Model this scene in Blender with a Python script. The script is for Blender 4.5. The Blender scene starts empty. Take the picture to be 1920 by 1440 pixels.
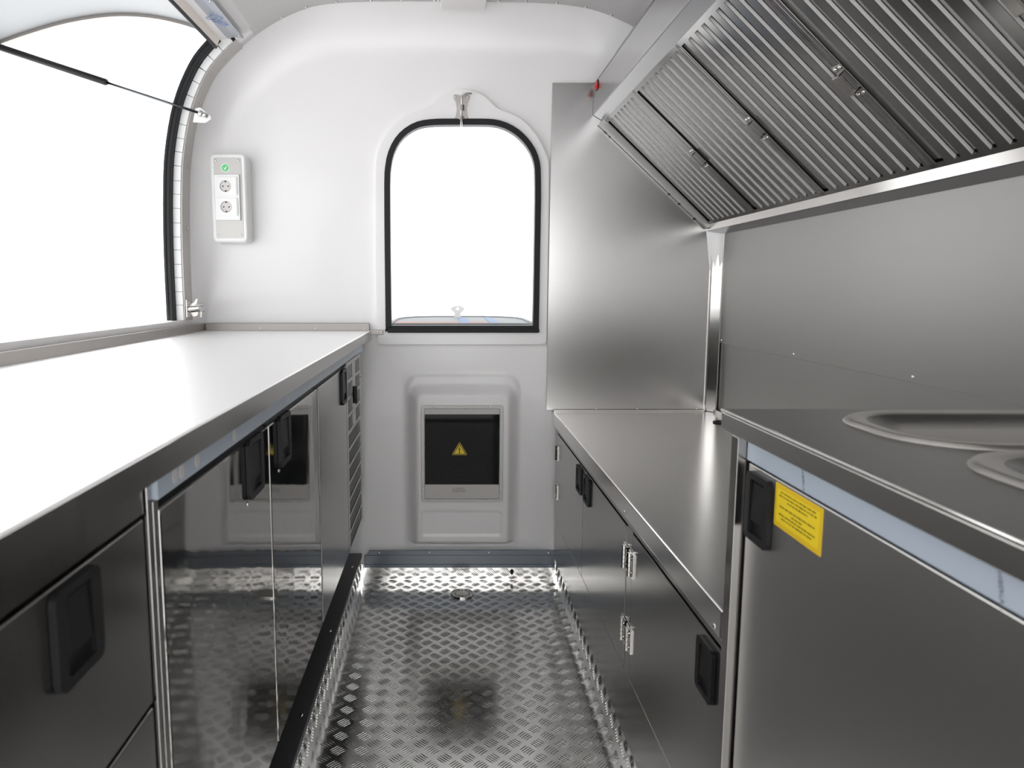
import bpy, bmesh, math, random
from mathutils import Vector, Matrix
from mathutils.geometry import delaunay_2d_cdt
random.seed(7)
SC = bpy.context.scene
COL = SC.collection
R = math.radians

# ------------------------------------------------------------------ camera, world, exposure
cd = bpy.data.cameras.new('camera'); cam = bpy.data.objects.new('camera', cd); COL.objects.link(cam)
cam.location = (0, 0, 1.10); cam.rotation_euler = (R(90 - 7.43), 0, 0)
cd.sensor_width = 36.0; cd.lens = 1380 / 1920 * 36.0; cd.shift_x = 0.0625
cd.clip_start = 0.01
cd.dof.use_dof = True; cd.dof.focus_distance = 2.1; cd.dof.aperture_fstop = 7.5
SC.camera = cam
w = bpy.data.worlds.new('daylight'); SC.world = w; w.use_nodes = True
bg = w.node_tree.nodes['Background']; bg.inputs[0].default_value = (0.995, 0.993, 1.0, 1); bg.inputs[1].default_value = 2.4
vs = SC.view_settings
vs.view_transform = 'Standard'; vs.look = 'None'; vs.gamma = 1.0; vs.exposure = 0.36; vs.use_curve_mapping = False

# ------------------------------------------------------------------ materials
def mat(name, col, rough=0.5, metal=0.0, aniso=0.0, arot=0.0, coat=0.0, spec=0.5, rvar=0.0, bump=0.0, bscale=(1, 1, 1), nscale=20.0, cvar=0.0, bdist=0.001, trans=0.0):
    m = bpy.data.materials.new(name); m.use_nodes = True
    nt = m.node_tree; b = nt.nodes['Principled BSDF']
    b.inputs['Base Color'].default_value = (*col, 1); b.inputs['Roughness'].default_value = rough
    b.inputs['Metallic'].default_value = metal; b.inputs['Specular IOR Level'].default_value = spec
    b.inputs['Anisotropic'].default_value = aniso; b.inputs['Anisotropic Rotation'].default_value = arot
    b.inputs['Coat Weight'].default_value = coat; b.inputs['Coat Roughness'].default_value = 0.05
    b.inputs['Transmission Weight'].default_value = trans
    if rvar or bump or cvar:
        tc = nt.nodes.new('ShaderNodeTexCoord'); mp = nt.nodes.new('ShaderNodeMapping')
        mp.inputs['Scale'].default_value = bscale
        nz = nt.nodes.new('ShaderNodeTexNoise'); nz.inputs['Scale'].default_value = nscale; nz.inputs['Detail'].default_value = 3
        nt.links.new(tc.outputs['Object'], mp.inputs[0]); nt.links.new(mp.outputs[0], nz.inputs['Vector'])
        if rvar:
            mr = nt.nodes.new('ShaderNodeMapRange'); mr.inputs[3].default_value = rough - rvar; mr.inputs[4].default_value = rough + rvar
            nt.links.new(nz.outputs['Fac'], mr.inputs[0]); nt.links.new(mr.outputs[0], b.inputs['Roughness'])
        if cvar:
            mx = nt.nodes.new('ShaderNodeMix'); mx.data_type = 'RGBA'
            mx.inputs[6].default_value = (*[c * (1 - cvar) for c in col], 1); mx.inputs[7].default_value = (*[min(1, c * (1 + cvar)) for c in col], 1)
            nt.links.new(nz.outputs['Fac'], mx.inputs[0]); nt.links.new(mx.outputs[2], b.inputs['Base Color'])
        if bump:
            bp = nt.nodes.new('ShaderNodeBump'); bp.inputs['Strength'].default_value = bump; bp.inputs['Distance'].default_value = bdist
            nt.links.new(nz.outputs['Fac'], bp.inputs['Height']); nt.links.new(bp.outputs[0], b.inputs['Normal'])
    return m
ST = (0.60, 0.585, 0.565)
M = dict(
    gel=mat('white_gelcoat', (0.875, 0.868, 0.865), 0.28, coat=0.3, cvar=0.01, nscale=3),
    shell=mat('white_sheet', (0.81, 0.79, 0.785), 0.4, cvar=0.015, nscale=4),
    steel=mat('brushed_steel', ST, 0.30, 1, rvar=0.03, bscale=(1, 1, 200), nscale=6),
    splash=mat('brushed_steel_splash', (0.57, 0.565, 0.56), 0.22, 1, bump=0.12, bscale=(1, 1, 300), nscale=4, bdist=0.0004),
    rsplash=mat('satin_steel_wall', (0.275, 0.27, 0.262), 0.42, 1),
    top=mat('brushed_steel_top', (0.80, 0.785, 0.765), 0.21, 1, rvar=0.03, bscale=(40, 1, 1), nscale=9, cvar=0.02),
    wtop=mat('satin_steel_top', (0.97, 0.97, 0.97), 0.42, 1, rvar=0.03, nscale=5),
    door=mat('polished_steel_door', (0.39, 0.382, 0.37), 0.05, 1, rvar=0.015, bump=0.22, bscale=(1, 1, 0.6), nscale=3.5, bdist=0.012),
    ldoor=mat('satin_steel_door', (0.38, 0.37, 0.36), 0.20, 1, rvar=0.03, bscale=(1, 30, 1), nscale=8),
    hood=mat('hood_steel', (0.50, 0.50, 0.51), 0.24, 1, rvar=0.03, nscale=12),
    lip=mat('slat_edge_painted_sheen', (0.95, 0.945, 0.94), 0.5, 0.1), filt=mat('filter_steel', (0.17, 0.167, 0.163), 0.16, 1, rvar=0.03, nscale=9),  # lip: bright reflection along the slat edges put into the colour
    pol=mat('polished_steel', (0.70, 0.69, 0.67), 0.12, 1, rvar=0.03, nscale=20),
    tread=mat('aluminium_tread', (0.82, 0.815, 0.80), 0.15, 1, rvar=0.04, nscale=18, cvar=0.05),
    bar=mat('aluminium_tread_bar', (0.78, 0.78, 0.77), 0.22, 1),
    film=mat('blue_protective_film', (0.43, 0.49, 0.565), 0.32, 0.0, cvar=0.02, nscale=6),
    dfilm=mat('blue_grey_film', (0.15, 0.17, 0.195), 0.22, 0.35, cvar=0.03, nscale=6),
    lfilm=mat('pale_film', (0.36, 0.375, 0.42), 0.4, 0.0),
    beige=mat('bare_steel_lintel', (0.74, 0.68, 0.62), 0.35, 0.8),
    rubber=mat('black_rubber', (0.010, 0.011, 0.013), 0.5, spec=0.3),
    plastic=mat('black_plastic', (0.013, 0.013, 0.014), 0.42, spec=0.22, rvar=0.04, nscale=40),
    dark=mat('dark_gap', (0.012, 0.012, 0.013), 0.6),
    step=mat('dark_step', (0.06, 0.062, 0.066), 0.35, 0.3),
    gloss=mat('black_acrylic', (0.003, 0.004, 0.005), 0.04, spec=0.12),
    white=mat('white_plastic', (0.84, 0.85, 0.84), 0.25, coat=0.2),
    offw=mat('grey_white_enamel', (0.62, 0.60, 0.58), 0.35),
    yel=mat('yellow_label', (0.88, 0.66, 0.02), 0.4), yel2=mat('yellow_label_border', (0.78, 0.52, 0.015), 0.4),
    ink=mat('brown_ink', (0.22, 0.15, 0.01), 0.5), black=mat('black_ink', (0.02, 0.02, 0.02), 0.5),
    blue=mat('blue_ink', (0.10, 0.22, 0.50), 0.5), grey=mat('grey_ink', (0.16, 0.18, 0.21), 0.5),
    green=mat('green_sticker', (0.10, 0.58, 0.20), 0.4), red=mat('red_switch', (0.75, 0.03, 0.01), 0.3),
    mesh=mat('grey_vent_mesh', (0.17, 0.17, 0.17), 0.5, 0.6, cvar=0.3, nscale=400),
    hatch=mat('hatch_lining', (0.33, 0.345, 0.355), 0.45, 0.0, bump=0.15, nscale=60, bdist=0.001),
    trimst=mat('hatch_trim_steel', (0.34, 0.32, 0.30), 0.4, 0.8), rod=mat('dark_chrome', (0.10, 0.105, 0.11), 0.15, 1), galv=mat('galvanised_steel', (0.62, 0.61, 0.60), 0.5, 1, rvar=0.05, nscale=60, cvar=0.04), fplate=mat('socket_face_steel', (0.48, 0.47, 0.455), 0.5, 0.9),
    rim=mat('sink_rim_lit_steel', (0.66, 0.64, 0.61), 0.30, 1), rail=mat('hood_rail_steel', (0.42, 0.41, 0.395), 0.16, 1),
    lipst=mat('hood_lip_steel', (0.36, 0.36, 0.365), 0.22, 1),
    gap=mat('socket_hole', (0.03, 0.02, 0.02), 0.6),
    pflap=mat('window_flap_grey', (0.17, 0.185, 0.19), 0.6, 0.0, spec=0.05), frim=mat('flap_rim_grey', (0.21, 0.215, 0.22), 0.6, spec=0.05),
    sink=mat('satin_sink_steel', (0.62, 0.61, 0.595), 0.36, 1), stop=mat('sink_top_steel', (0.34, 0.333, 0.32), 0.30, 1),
)

# ------------------------------------------------------------------ helpers
ORG = {}
def tag(o, label=None, cat=None, group=None, kind=None):
    if label: o['label'] = label
    if cat: o['category'] = cat
    if group: o['group'] = group
    if kind: o['kind'] = kind
    return o
def thing(name, label, cat, loc, group=None, kind=None):
    o = bpy.data.objects.new(name, None); COL.objects.link(o); o.location = loc; o.empty_display_size = 0.05
    ORG[o] = Vector(loc); return tag(o, label, cat, group, kind)
def finish(o, bevel, smooth, seg=2):
    if smooth:
        for p in o.data.polygons: p.use_smooth = True
    if bevel:
        b = o.modifiers.new('bevel', 'BEVEL'); b.width = bevel; b.segments = seg; b.limit_method = 'ANGLE'; b.angle_limit = R(40)
        b.harden_normals = False
def obj(name, bm, m, parent=None, bevel=0, smooth=False, label=None, kind=None, origin=None, seg=2):
    """bmesh in world coordinates -> one mesh object (part of parent, or top-level with its own origin)"""
    bmesh.ops.recalc_face_normals(bm, faces=bm.faces[:])
    me = bpy.data.meshes.new(name); 
    base = ORG[parent] if parent is not None else Vector(origin or (0, 0, 0))
    bmesh.ops.translate(bm, verts=bm.verts[:], vec=-base)
    bm.to_mesh(me); bm.free(); me.materials.append(M[m] if isinstance(m, str) else m)
    o = bpy.data.objects.new(name, me); COL.objects.link(o)
    if parent is not None: o.parent = parent; ORG[o] = ORG[parent]
    else: o.location = base; ORG[o] = base
    finish(o, bevel, smooth, seg); return tag(o, label=label, kind=kind)
def inst(name, me, parent, loc, rot=(0, 0, 0), scale=(1, 1, 1), label=None):
    """shares mesh data; loc in world coordinates"""
    o = bpy.data.objects.new(name, me); COL.objects.link(o); o.parent = parent
    o.location = Vector(loc) - ORG[parent]; o.rotation_euler = rot; o.scale = scale
    ORG[o] = Vector(loc); return tag(o, label=label)
def mesh(name, bm, m, smooth=False):
    bmesh.ops.recalc_face_normals(bm, faces=bm.faces[:])
    me = bpy.data.meshes.new(name); bm.to_mesh(me); bm.free()
    for x in (m if isinstance(m, (list, tuple)) else [m]): me.materials.append(M[x])
    if smooth:
        for p in me.polygons: p.use_smooth = True
    return me
def B(): return bmesh.new()
def box(bm, x0, x1, y0, y1, z0, z1, mi=0):
    v = [bm.verts.new(p) for p in ((x0,y0,z0),(x1,y0,z0),(x1,y1,z0),(x0,y1,z0),(x0,y0,z1),(x1,y0,z1),(x1,y1,z1),(x0,y1,z1))]
    for f in ((0,3,2,1),(4,5,6,7),(0,1,5,4),(1,2,6,5),(2,3,7,6),(3,0,4,7)):
        bm.faces.new([v[i] for i in f]).material_index = mi
    return bm
def bx(*a): return box(B(), *a)
AX = {'y': lambda a, b, t: (a, t, b), 'x': lambda a, b, t: (t, a, b), 'z': lambda a, b, t: (a, b, t)}
def prism(bm, pts, t0, t1, ax='y', mi=0):
    f = AX[ax]; A = [bm.verts.new(f(a, b, t0)) for a, b in pts]; C = [bm.verts.new(f(a, b, t1)) for a, b in pts]
    n = len(pts)
    for q in (A, C[::-1]): bm.faces.new(q).material_index = mi
    for i in range(n): bm.faces.new((A[i], A[(i+1) % n], C[(i+1) % n], C[i])).material_index = mi
    return bm
def ring(bm, out, inn, t0, t1, ax='y', mi=0):
    f = AX[ax]; n = len(out)
    L = [[bm.verts.new(f(a, b, t)) for a, b in P] for P, t in ((out, t0), (inn, t0), (inn, t1), (out, t1))]
    for k in range(4):
        P, Q = L[k], L[(k+1) % 4]
        for i in range(n): bm.faces.new((P[i], P[(i+1) % n], Q[(i+1) % n], Q[i])).material_index = mi
    return bm
def inside(x, z, P):
    c = False
    for i in range(len(P)):
        (xa, za), (xb, zb) = P[i-1], P[i]
        if (za > z) != (zb > z) and x < (xb-xa)*(z-za)/(zb-za)+xa: c = not c
    return c
def cdt(outer, holes):
    """constrained triangulation of a polygon with holes -> (points, triangles)"""
    V, E = [], []
    for P in [outer] + holes:
        o = len(V); V += [Vector(p) for p in P]; E += [(o+i, o+(i+1) % len(P)) for i in range(len(P))]
    r = delaunay_2d_cdt(V, E, [], 0, 1e-7)
    pts = [tuple(p) for p in r[0]]; T = []
    for f in r[2]:
        c = [sum(pts[k][a] for k in f)/len(f) for a in (0, 1)]
        if inside(c[0], c[1], outer) and not any(inside(c[0], c[1], h) for h in holes): T.append(f)
    return pts, T
def holed(bm, outer, holes, t0, t1, ax='y'):
    """plate with holes, extruded from t0 to t1"""
    f = AX[ax]; pts, T = cdt(outer, holes); side = []
    for t in (t0, t1):
        V = [bm.verts.new(f(a, b, t)) for a, b in pts]; side.append(V)
        for q in T: bm.faces.new([V[k] for k in q])
    cnt = {}
    for q in T:
        for a, b in zip(q, q[1:] + q[:1]): cnt[frozenset((a, b))] = cnt.get(frozenset((a, b)), 0) + 1
    for e, c in cnt.items():
        if c == 1: a, b = e; bm.faces.new((side[0][a], side[0][b], side[1][b], side[1][a]))
    return bm
def rrect(x0, x1, z0, z1, r, n=6):
    P = []
    for cx, cz, a in ((x1-r, z1-r, 0), (x0+r, z1-r, 90), (x0+r, z0+r, 180), (x1-r, z0+r, 270)):
        for k in range(n+1):
            t = R(a + 90*k/n); P.append((cx + r*math.cos(t), cz + r*math.sin(t)))
    return P
def circ(cx, cz, r, n=20, e=1.0): return [(cx + r*math.cos(2*math.pi*k/n), cz + r*e*math.sin(2*math.pi*k/n)) for k in range(n)]
def inset(P, d):
    n = len(P); area = sum(P[i][0]*P[(i+1) % n][1] - P[(i+1) % n][0]*P[i][1] for i in range(n)); s = 1 if area > 0 else -1
    Q = []
    for i in range(n):
        a, b, c = Vector(P[i-1]), Vector(P[i]), Vector(P[(i+1) % n])
        e1 = (b-a).normalized(); e2 = (c-b).normalized()
        n1 = Vector((-e1.y, e1.x))*s; n2 = Vector((-e2.y, e2.x))*s
        m = (n1+n2); m = m/m.length; Q.append(tuple(b + m*(d/max(0.4, m.dot(n1)))))
    return Q
def smoothpath(P, sub=4, closed=False):
    out = []; n = len(P)
    for i in range(n if closed else n-1):
        g = lambda k: Vector(P[k % n]) if closed else Vector(P[min(max(k, 0), n-1)])
        p0, p1, p2, p3 = g(i-1), g(i), g(i+1), g(i+2)
        for k in range(sub):
            t = k/sub
            out.append(tuple(0.5*((2*p1) + (-p0+p2)*t + (2*p0-5*p1+4*p2-p3)*t*t + (-p0+3*p1-3*p2+p3)*t**3)))
    if not closed: out.append(tuple(P[-1]))
    return out
def outward(P, d):
    Q = []
    for i in range(len(P)):
        a = Vector(P[max(i-1, 0)]); b = Vector(P[min(i+1, len(P)-1)]); t = (b-a).normalized()
        Q.append((P[i][0] - t.y*d, P[i][1] + t.x*d))
    return Q
def strip(bm, P, th, y0, y1):
    """solid curved sheet: path P in x,z, thickness th to the outside, from y0 to y1"""
    Q = outward(P, th); n = len(P)
    V = [[bm.verts.new((p[0], y, p[1])) for p in L] for y in (y0, y1) for L in (P, Q)]
    a, b, c, d = V
    for i in range(n-1):
        bm.faces.new((a[i], a[i+1], c[i+1], c[i])); bm.faces.new((b[i], d[i], d[i+1], b[i+1]))
        bm.faces.new((a[i], b[i], b[i+1], a[i+1])); bm.faces.new((c[i], c[i+1], d[i+1], d[i]))
    for i in (0, n-1): bm.faces.new((a[i], c[i], d[i], b[i]))
    return bm
def tube(bm, pts, r, seg=10, caps=True, mi=0):
    pts = [Vector(p) for p in pts]; rs = r if isinstance(r, (list, tuple)) else [r]*len(pts); prev = None; rings = []
    for i, p in enumerate(pts):
        t = (pts[min(i+1, len(pts)-1)] - pts[max(i-1, 0)]).normalized()
        u = prev if prev else (Vector((0, 0, 1)) if abs(t.z) < 0.9 else Vector((1, 0, 0)))
        u = (u - t*u.dot(t)).normalized(); prev = u; v = t.cross(u)
        rings.append([bm.verts.new(p + (u*math.cos(2*math.pi*k/seg) + v*math.sin(2*math.pi*k/seg))*rs[i]) for k in range(seg)])
    for a, b in zip(rings, rings[1:]):
        for k in range(seg): bm.faces.new((a[k], a[(k+1) % seg], b[(k+1) % seg], b[k])).material_index = mi
    if caps: bm.faces.new(rings[0][::-1]).material_index = mi; bm.faces.new(rings[-1]).material_index = mi
    return bm
def text_mesh(s, size, m, depth=0.0002, align='CENTER', space=1.0):
    c = bpy.data.curves.new('t', 'FONT'); c.body = s; c.size = size; c.extrude = depth; c.align_x = align; c.align_y = 'CENTER'; c.resolution_u = 2; c.space_character = space
    o = bpy.data.objects.new('t', c); COL.objects.link(o); dg = bpy.context.evaluated_depsgraph_get(); dg.update()
    me = bpy.data.meshes.new_from_object(o.evaluated_get(dg)); bpy.data.objects.remove(o); bpy.data.curves.remove(c)
    me.materials.clear(); me.materials.append(M[m]); return me
# screw head: a low dome with a slot, facing -y
def screw_mesh():
    bm = B(); n = 10; prev = None
    for r, y in ((1.0, 0), (0.92, -0.32), (0.6, -0.55), (0.22, -0.6)):
        cur = [bm.verts.new((r*math.cos(2*math.pi*k/n), y, r*math.sin(2*math.pi*k/n))) for k in range(n)]
        if prev:
            for k in range(n): bm.faces.new((prev[k], prev[(k+1) % n], cur[(k+1) % n], cur[k]))
        prev = cur
    bm.faces.new(prev[::-1]); return mesh('screw', bm, 'pol', True)
SCREW = screw_mesh()
def screws(parent, locs, r=0.0045, rot=(0, 0, 0)):
    for l in locs: inst('screw', SCREW, parent, l, rot, (r, r, r))
FX, FNX = (0, 0, R(90)), (0, 0, R(-90))     # local -y turned to face +x / -x

# ------------------------------------------------------------------ the shell
YW, YS, YR = 2.70, 2.60, -0.75
LP = [(-0.905, 0.0), (-0.904, 0.5), (-0.902, 0.99), (-0.902, 1.14), (-0.90, 1.27), (-0.894, 1.41), (-0.882, 1.54), (-0.849, 1.684), (-0.797, 1.795), (-0.746, 1.856), (-0.692, 1.904), (-0.642, 1.942)]
TP = [(-0.642, 1.942), (-0.593, 1.973), (-0.512, 2.012), (-0.427, 2.036), (-0.30, 2.046), (-0.10, 2.048), (0.12, 2.046), (0.30, 2.043), (0.413, 2.034), (0.501, 2.017), (0.584, 1.985), (0.63, 1.962), (0.73, 1.895), (0.83, 1.80), (0.92, 1.69), (0.972, 1.56), (0.992, 1.41)]
RP = [(0.992, 1.41), (0.994, 0.9), (0.994, 0.0)]
lp, tp = smoothpath(LP), smoothpath(TP)
full = smoothpath(LP + TP[1:]) + RP[1:]

# floor with a raised tread pattern
fl = thing('floor', 'aluminium tread plate floor between the steel cabinets', None, (0.04, 1.2, 0), kind='structure')
obj('floor_plate', bx(-0.33, 0.412, YR, 2.69, -0.02, 0.0), 'tread', fl)
def tread(bm, u0, u1, v0, v1, put, skip=None, pitch=0.057):
    nu = int((u1-u0)/pitch)+1; nv = int((v1-v0)/pitch)+1
    for i in range(nu*2+1):
        for j in range(nv*2+1):
            if (i+j) % 2: continue
            cu, cv = u0 + i*pitch/2, v0 + j*pitch/2
            if not (u0+0.006 < cu < u1-0.006 and v0+0.006 < cv < v1-0.006): continue
            if skip and skip(cu, cv): continue
            s = 1 if i % 2 == 0 else -1
            d = Vector((1, s)).normalized(); q = Vector((-d.y, d.x))
            for k in range(-2, 3):
                c = Vector((cu, cv)) + q*k*0.0066; Lh = 0.0175 - 0.0018*abs(k)
                def P(a, b, h):
                    p = c + d*a + q*(b + 0.0016*(1-(a/Lh)**2)*(1 if s > 0 else -1)); 
                    return bm.verts.new(put(min(max(p.x, u0), u1), min(max(p.y, v0), v1), h))
                e0, e1 = P(-Lh, 0, 0), P(Lh, 0, 0)
                a = [P(x, -0.0012, 0) for x in (-Lh*0.55, 0, Lh*0.55)]; b = [P(x, 0.0012, 0) for x in (-Lh*0.55, 0, Lh*0.55)]
                t = [P(x, 0, h) for x, h in ((-Lh*0.7, 0.0012), (0, 0.0018), (Lh*0.7, 0.0012))]
                for f in ((e0, a[0], t[0]), (e0, t[0], b[0]), (a[0], a[1], t[1], t[0]), (a[1], a[2], t[2], t[1]), (b[0], t[0], t[1], b[1]), (b[1], t[1], t[2], b[2]), (a[2], e1, t[2]), (b[2], t[2], e1)):
                    bm.faces.new(f)
DR = (0.052, 2.545)
bm = B(); tread(bm, -0.322, 0.402, -0.7, 2.676, lambda u, v, h: (u, v, h), lambda u, v: math.hypot(u-DR[0], v-DR[1]) < 0.052)
obj('tread_pattern', bm, 'bar', fl, kind='stuff')
# upturned tread plate along the edges
bm = bx(-0.334, -0.328, YR, 2.69, 0.0, 0.098); obj('kerb_plate', bm, 'tread', fl)
bm = B(); tread(bm, 0.6, 2.68, 0.004, 0.096, lambda u, v, h: (-0.328 + h, u, v)); obj('kerb_tread', bm, 'bar', fl, kind='stuff')
bm = bx(0.408, 0.414, YR, 2.69, 0.0, 0.088); obj('kerb_plate', bm, 'tread', fl)
bm = B(); tread(bm, 0.6, 2.68, 0.002, 0.086, lambda u, v, h: (0.408 - h, u, v)); obj('kerb_tread', bm, 'bar', fl, kind='stuff')
bm = bx(-0.33, 0.41, 2.683, 2.69, 0.0, 0.06); obj('kerb_plate', bm, 'tread', fl)
bm = B(); tread(bm, -0.322, 0.402, 0.0, 0.05, lambda u, v, h: (u, 2.683 - h, v)); obj('kerb_tread', bm, 'bar', fl, kind='stuff')
obj('step_top', bx(-0.90, -0.3265, YR, 2.69, 0.088, 0.101), 'step', fl, bevel=0.002, label='dark step edge under the left cabinets')
screws(fl, [(-0.345, y, 0.101) for y in (1.32, 1.62, 2.05, 2.55)], 0.0045, (R(-90), 0, 0))
obj('step_body', bx(-0.90, -0.336, YR, 2.69, -0.02, 0.087), 'step', fl)

# end wall: dished moulding with window opening
wb = thing('wall_back', 'white moulded end wall with rounded upper corners', None, (0.045, 2.7, 0), kind='structure')
SEAL_O = [(-0.218, 0.947), (-0.225, 0.959), (-0.226, 1.236), (-0.225, 1.461), (-0.221, 1.526), (-0.209, 1.577), (-0.185, 1.622), (-0.151, 1.655), (-0.108, 1.677), (-0.062, 1.685), (-0.01, 1.687), (0.05, 1.687), (0.11, 1.687), (0.16, 1.685), (0.204, 1.674), (0.245, 1.652), (0.279, 1.622), (0.306, 1.585), (0.322, 1.544), (0.327, 1.50), (0.329, 1.402), (0.329, 1.236), (0.326, 0.952), (0.323, 0.942)]
WIN = inset(SEAL_O, 0.012)
bm = B(); prevr = None; NF = 9
def dd(z): 
    k = min(max((z-0.95)/0.4, 0), 1); return 0.025 + 0.135*k*k*(3-2*k)
norm_full = outward(full, -1.0)
inn_dir = [(q[0]-p[0], q[1]-p[1]) for p, q in zip(full, norm_full)]
for k in range(NF+1):
    t = R(90*k/NF); cur = []
    for p, nrm in zip(full, inn_dir):
        D = dd(p[1]); d = D*(1-math.cos(t)); y = YS + (YW-YS)*math.sin(t)
        cur.append(bm.verts.new((p[0]+nrm[0]*d, y, p[1]+nrm[1]*d)))
    if prevr:
        for i in range(len(full)-1): bm.faces.new((prevr[i], prevr[i+1], cur[i+1], cur[i]))
    prevr = cur
pts, T = cdt([(v.co.x, v.co.z) for v in prevr], [WIN])
fv = [bm.verts.new((a, YW, b)) for a, b in pts]
for q in T: bm.faces.new([fv[k] for k in q])
bmesh.ops.remove_doubles(bm, verts=bm.verts[:], dist=1e-6)
o = obj('end_moulding', bm, 'gel', wb, smooth=True)
bm = B(); ring(bm, WIN, inset(WIN, -0.01), YW+0.0005, YW+0.04); obj('opening_reveal', bm, 'gel', wb)
# moulded bulge around the electrics box
def sd(x, z, x0, x1, z0, z1, r):
    cx, cz = (x0+x1)/2, (z0+z1)/2; qx, qz = abs(x-cx)-(x1-x0)/2+r, abs(z-cz)-(z1-z0)/2+r
    return math.hypot(max(qx, 0), max(qz, 0)) + min(max(qx, qz), 0) - r
def ss(t): t = min(max(t, 0), 1); return t*t*(3-2*t)
bm = B(); nx, nz = 90, 120; x0, x1, z0, z1 = -0.172, 0.279, 0.125, 0.80; G = []
for j in range(nz+1):
    row = []
    for i in range(nx+1):
        x, z = x0+(x1-x0)*i/nx, z0+(z1-z0)*j/nz
        h = 0.042*ss(-sd(x, z, -0.152, 0.260, -0.3, 0.752, 0.06)/0.042) + 0.006*ss(-sd(x, z, -0.163, 0.270, -0.3, 0.790, 0.06)/0.02)
        h *= ss((z-0.126)/0.035)
        h -= 0.0035*ss(-sd(x, z, -0.10, 0.201, 0.181, 0.279, 0.014)/0.004)
        row.append(bm.verts.new((x, YW-0.0006-h, z)))
    G.append(row)
for j in range(nz):
    for i in range(nx): bm.faces.new((G[j][i], G[j][i+1], G[j+1][i+1], G[j+1][i]))
obj('moulded_surround', bm, 'gel', wb, smooth=True)
# ceiling, side walls
ce = thing('ceiling', 'pale grey vaulted ceiling sheet riveted along its edge', None, (0.04, 1.0, 2.04), kind='structure')
obj('vault_sheet', strip(B(), tp, 0.03, YR, YS), 'shell', ce, smooth=False)
for p in ce.children[0].data.polygons: p.use_smooth = True
pin = outward(full, -0.002); acc = 0; last = Vector(tp[0])
for p in tp[2:-8]:
    v = Vector(p); acc += (v-last).length; last = v
    if acc > 0.085 and p[0] < 0.66:
        acc = 0; i = tp.index(p); tt = (Vector(tp[i+1])-Vector(tp[i-1])).normalized(); a = math.atan2(tt.y, tt.x)
        inst('rivet', SCREW, ce, (p[0]+tt.y*0.001, YS-0.012, p[1]-tt.x*0.001), (R(90), 0, 0) if False else Matrix(((tt.x, tt.y*-1, 0), (0, 0, 1), (tt.y, tt.x, 0))).to_euler() if False else (R(90), 0, 0), (0.005, 0.005, 0.005))
wl = thing('wall_left', 'lower left wall under the serving opening', None, (-0.9, 1.0, 0), kind='structure')
iz = next(i for i, p in enumerate(lp) if p[1] >= 0.93)
obj('lower_sheet', strip(B(), lp[:iz+1], 0.03, YR, YS), 'shell', wl)
obj('jamb_sheet', strip(B(), lp[iz:], 0.02, 2.525, YS), 'gel', wl, smooth=True)
obj('rear_sheet', strip(B(), lp[iz:], 0.03, YR, -0.35), 'shell', wl)
wr = thing('wall_right', 'right wall clad in brushed steel splash sheets', None, (0.99, 1.2, 0), kind='structure')
obj('wall_sheet', strip(B(), RP, 0.03, YR, YS), 'shell', wr)
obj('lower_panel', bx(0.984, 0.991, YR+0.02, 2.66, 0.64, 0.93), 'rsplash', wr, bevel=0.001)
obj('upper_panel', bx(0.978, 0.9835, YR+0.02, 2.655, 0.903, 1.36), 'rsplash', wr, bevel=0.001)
screws(wr, [(0.978, y, 0.915) for y in (2.63, 2.075, 1.537, 1.0)], 0.0042, FNX)
# steel splash panel on the end wall and the corner trim
obj('splash_panel', prism(B(), [(0.363, 0.652), (0.953, 0.652), (0.953, 1.32), (0.93, 1.335), (0.54, 1.70), (0.54, 1.812), (0.365, 1.812)], 2.688, 2.694), 'splash', wb, bevel=0.001, label='brushed steel splash panel on the end wall')
screws(wb, [(x, 2.687, 0.657) for x in (0.55, 0.70, 0.92)], 0.004)
t1 = thing('trim_1', 'polished steel corner trim between the two splash walls', None, (0.965, 2.67, 0.65), kind='structure')
obj('corner_strip', prism(B(), [(0.948, 2.688), (0.9785, 2.6555), (0.981, 2.658), (0.952, 2.692)], 0.65, 1.325, 'z'), 'pol', t1)
obj('trim_bead', bx(0.9455, 0.9485, 2.683, 2.688, 0.65, 1.325), 'pol', t1); obj('trim_bead', bx(0.9765, 0.9795, 2.652, 2.656, 0.65, 1.325), 'pol', t1)
# rear end behind the camera: open doorway plus side openings added to let in fill light
wf = thing('wall_front', 'white end wall with the entrance doorway and added daylight openings behind the viewer', None, (0, YR, 0), kind='structure')
bm = B(); DOOR_AND_FILL = [(-0.80, 0.93), (-0.29, 0.93), (-0.29, 0.02), (0.38, 0.02), (0.38, 0.93), (0.90, 0.93), (0.90, 1.55), (0.74, 1.80), (-0.64, 1.80), (-0.80, 1.55)]
holed(bm, full, [DOOR_AND_FILL], YR-0.03, YR); obj('wall_sheet', bm, 'shell', wf)
# blue-grey film covered skirting
bb = thing('baseboard_back', 'blue grey film covered steel skirting under the white end wall', None, (0.04, 2.68, 0.05), kind='structure')
obj('skirting', prism(B(), [(2.672, 0.050), (2.679, 0.050), (2.684, 0.1), (2.697, 0.112), (2.697, 0.118), (2.690, 0.118), (2.683, 0.101), (2.674, 0.092)], -0.322, 0.402, 'x') if False else bx(-0.317, 0.404, 2.672, 2.682, 0.050, 0.098), 'dfilm', bb, bevel=0.001)
obj('flange', prism(B(), [(-0.306, 0.098), (0.404, 0.098), (0.404, 0.117), (-0.298, 0.115)], 2.676, 2.684), 'dfilm', bb)
screws(bb, [(x, 2.6755, 0.108) for x in (-0.26, -0.07, 0.155, 0.38)], 0.0042)
obj('film_edge', bx(-0.317, 0.404, 2.6712, 2.6722, 0.0625, 0.0645), mat('film_edge_line', (0.05, 0.12, 0.2), 0.4), bb)

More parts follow.
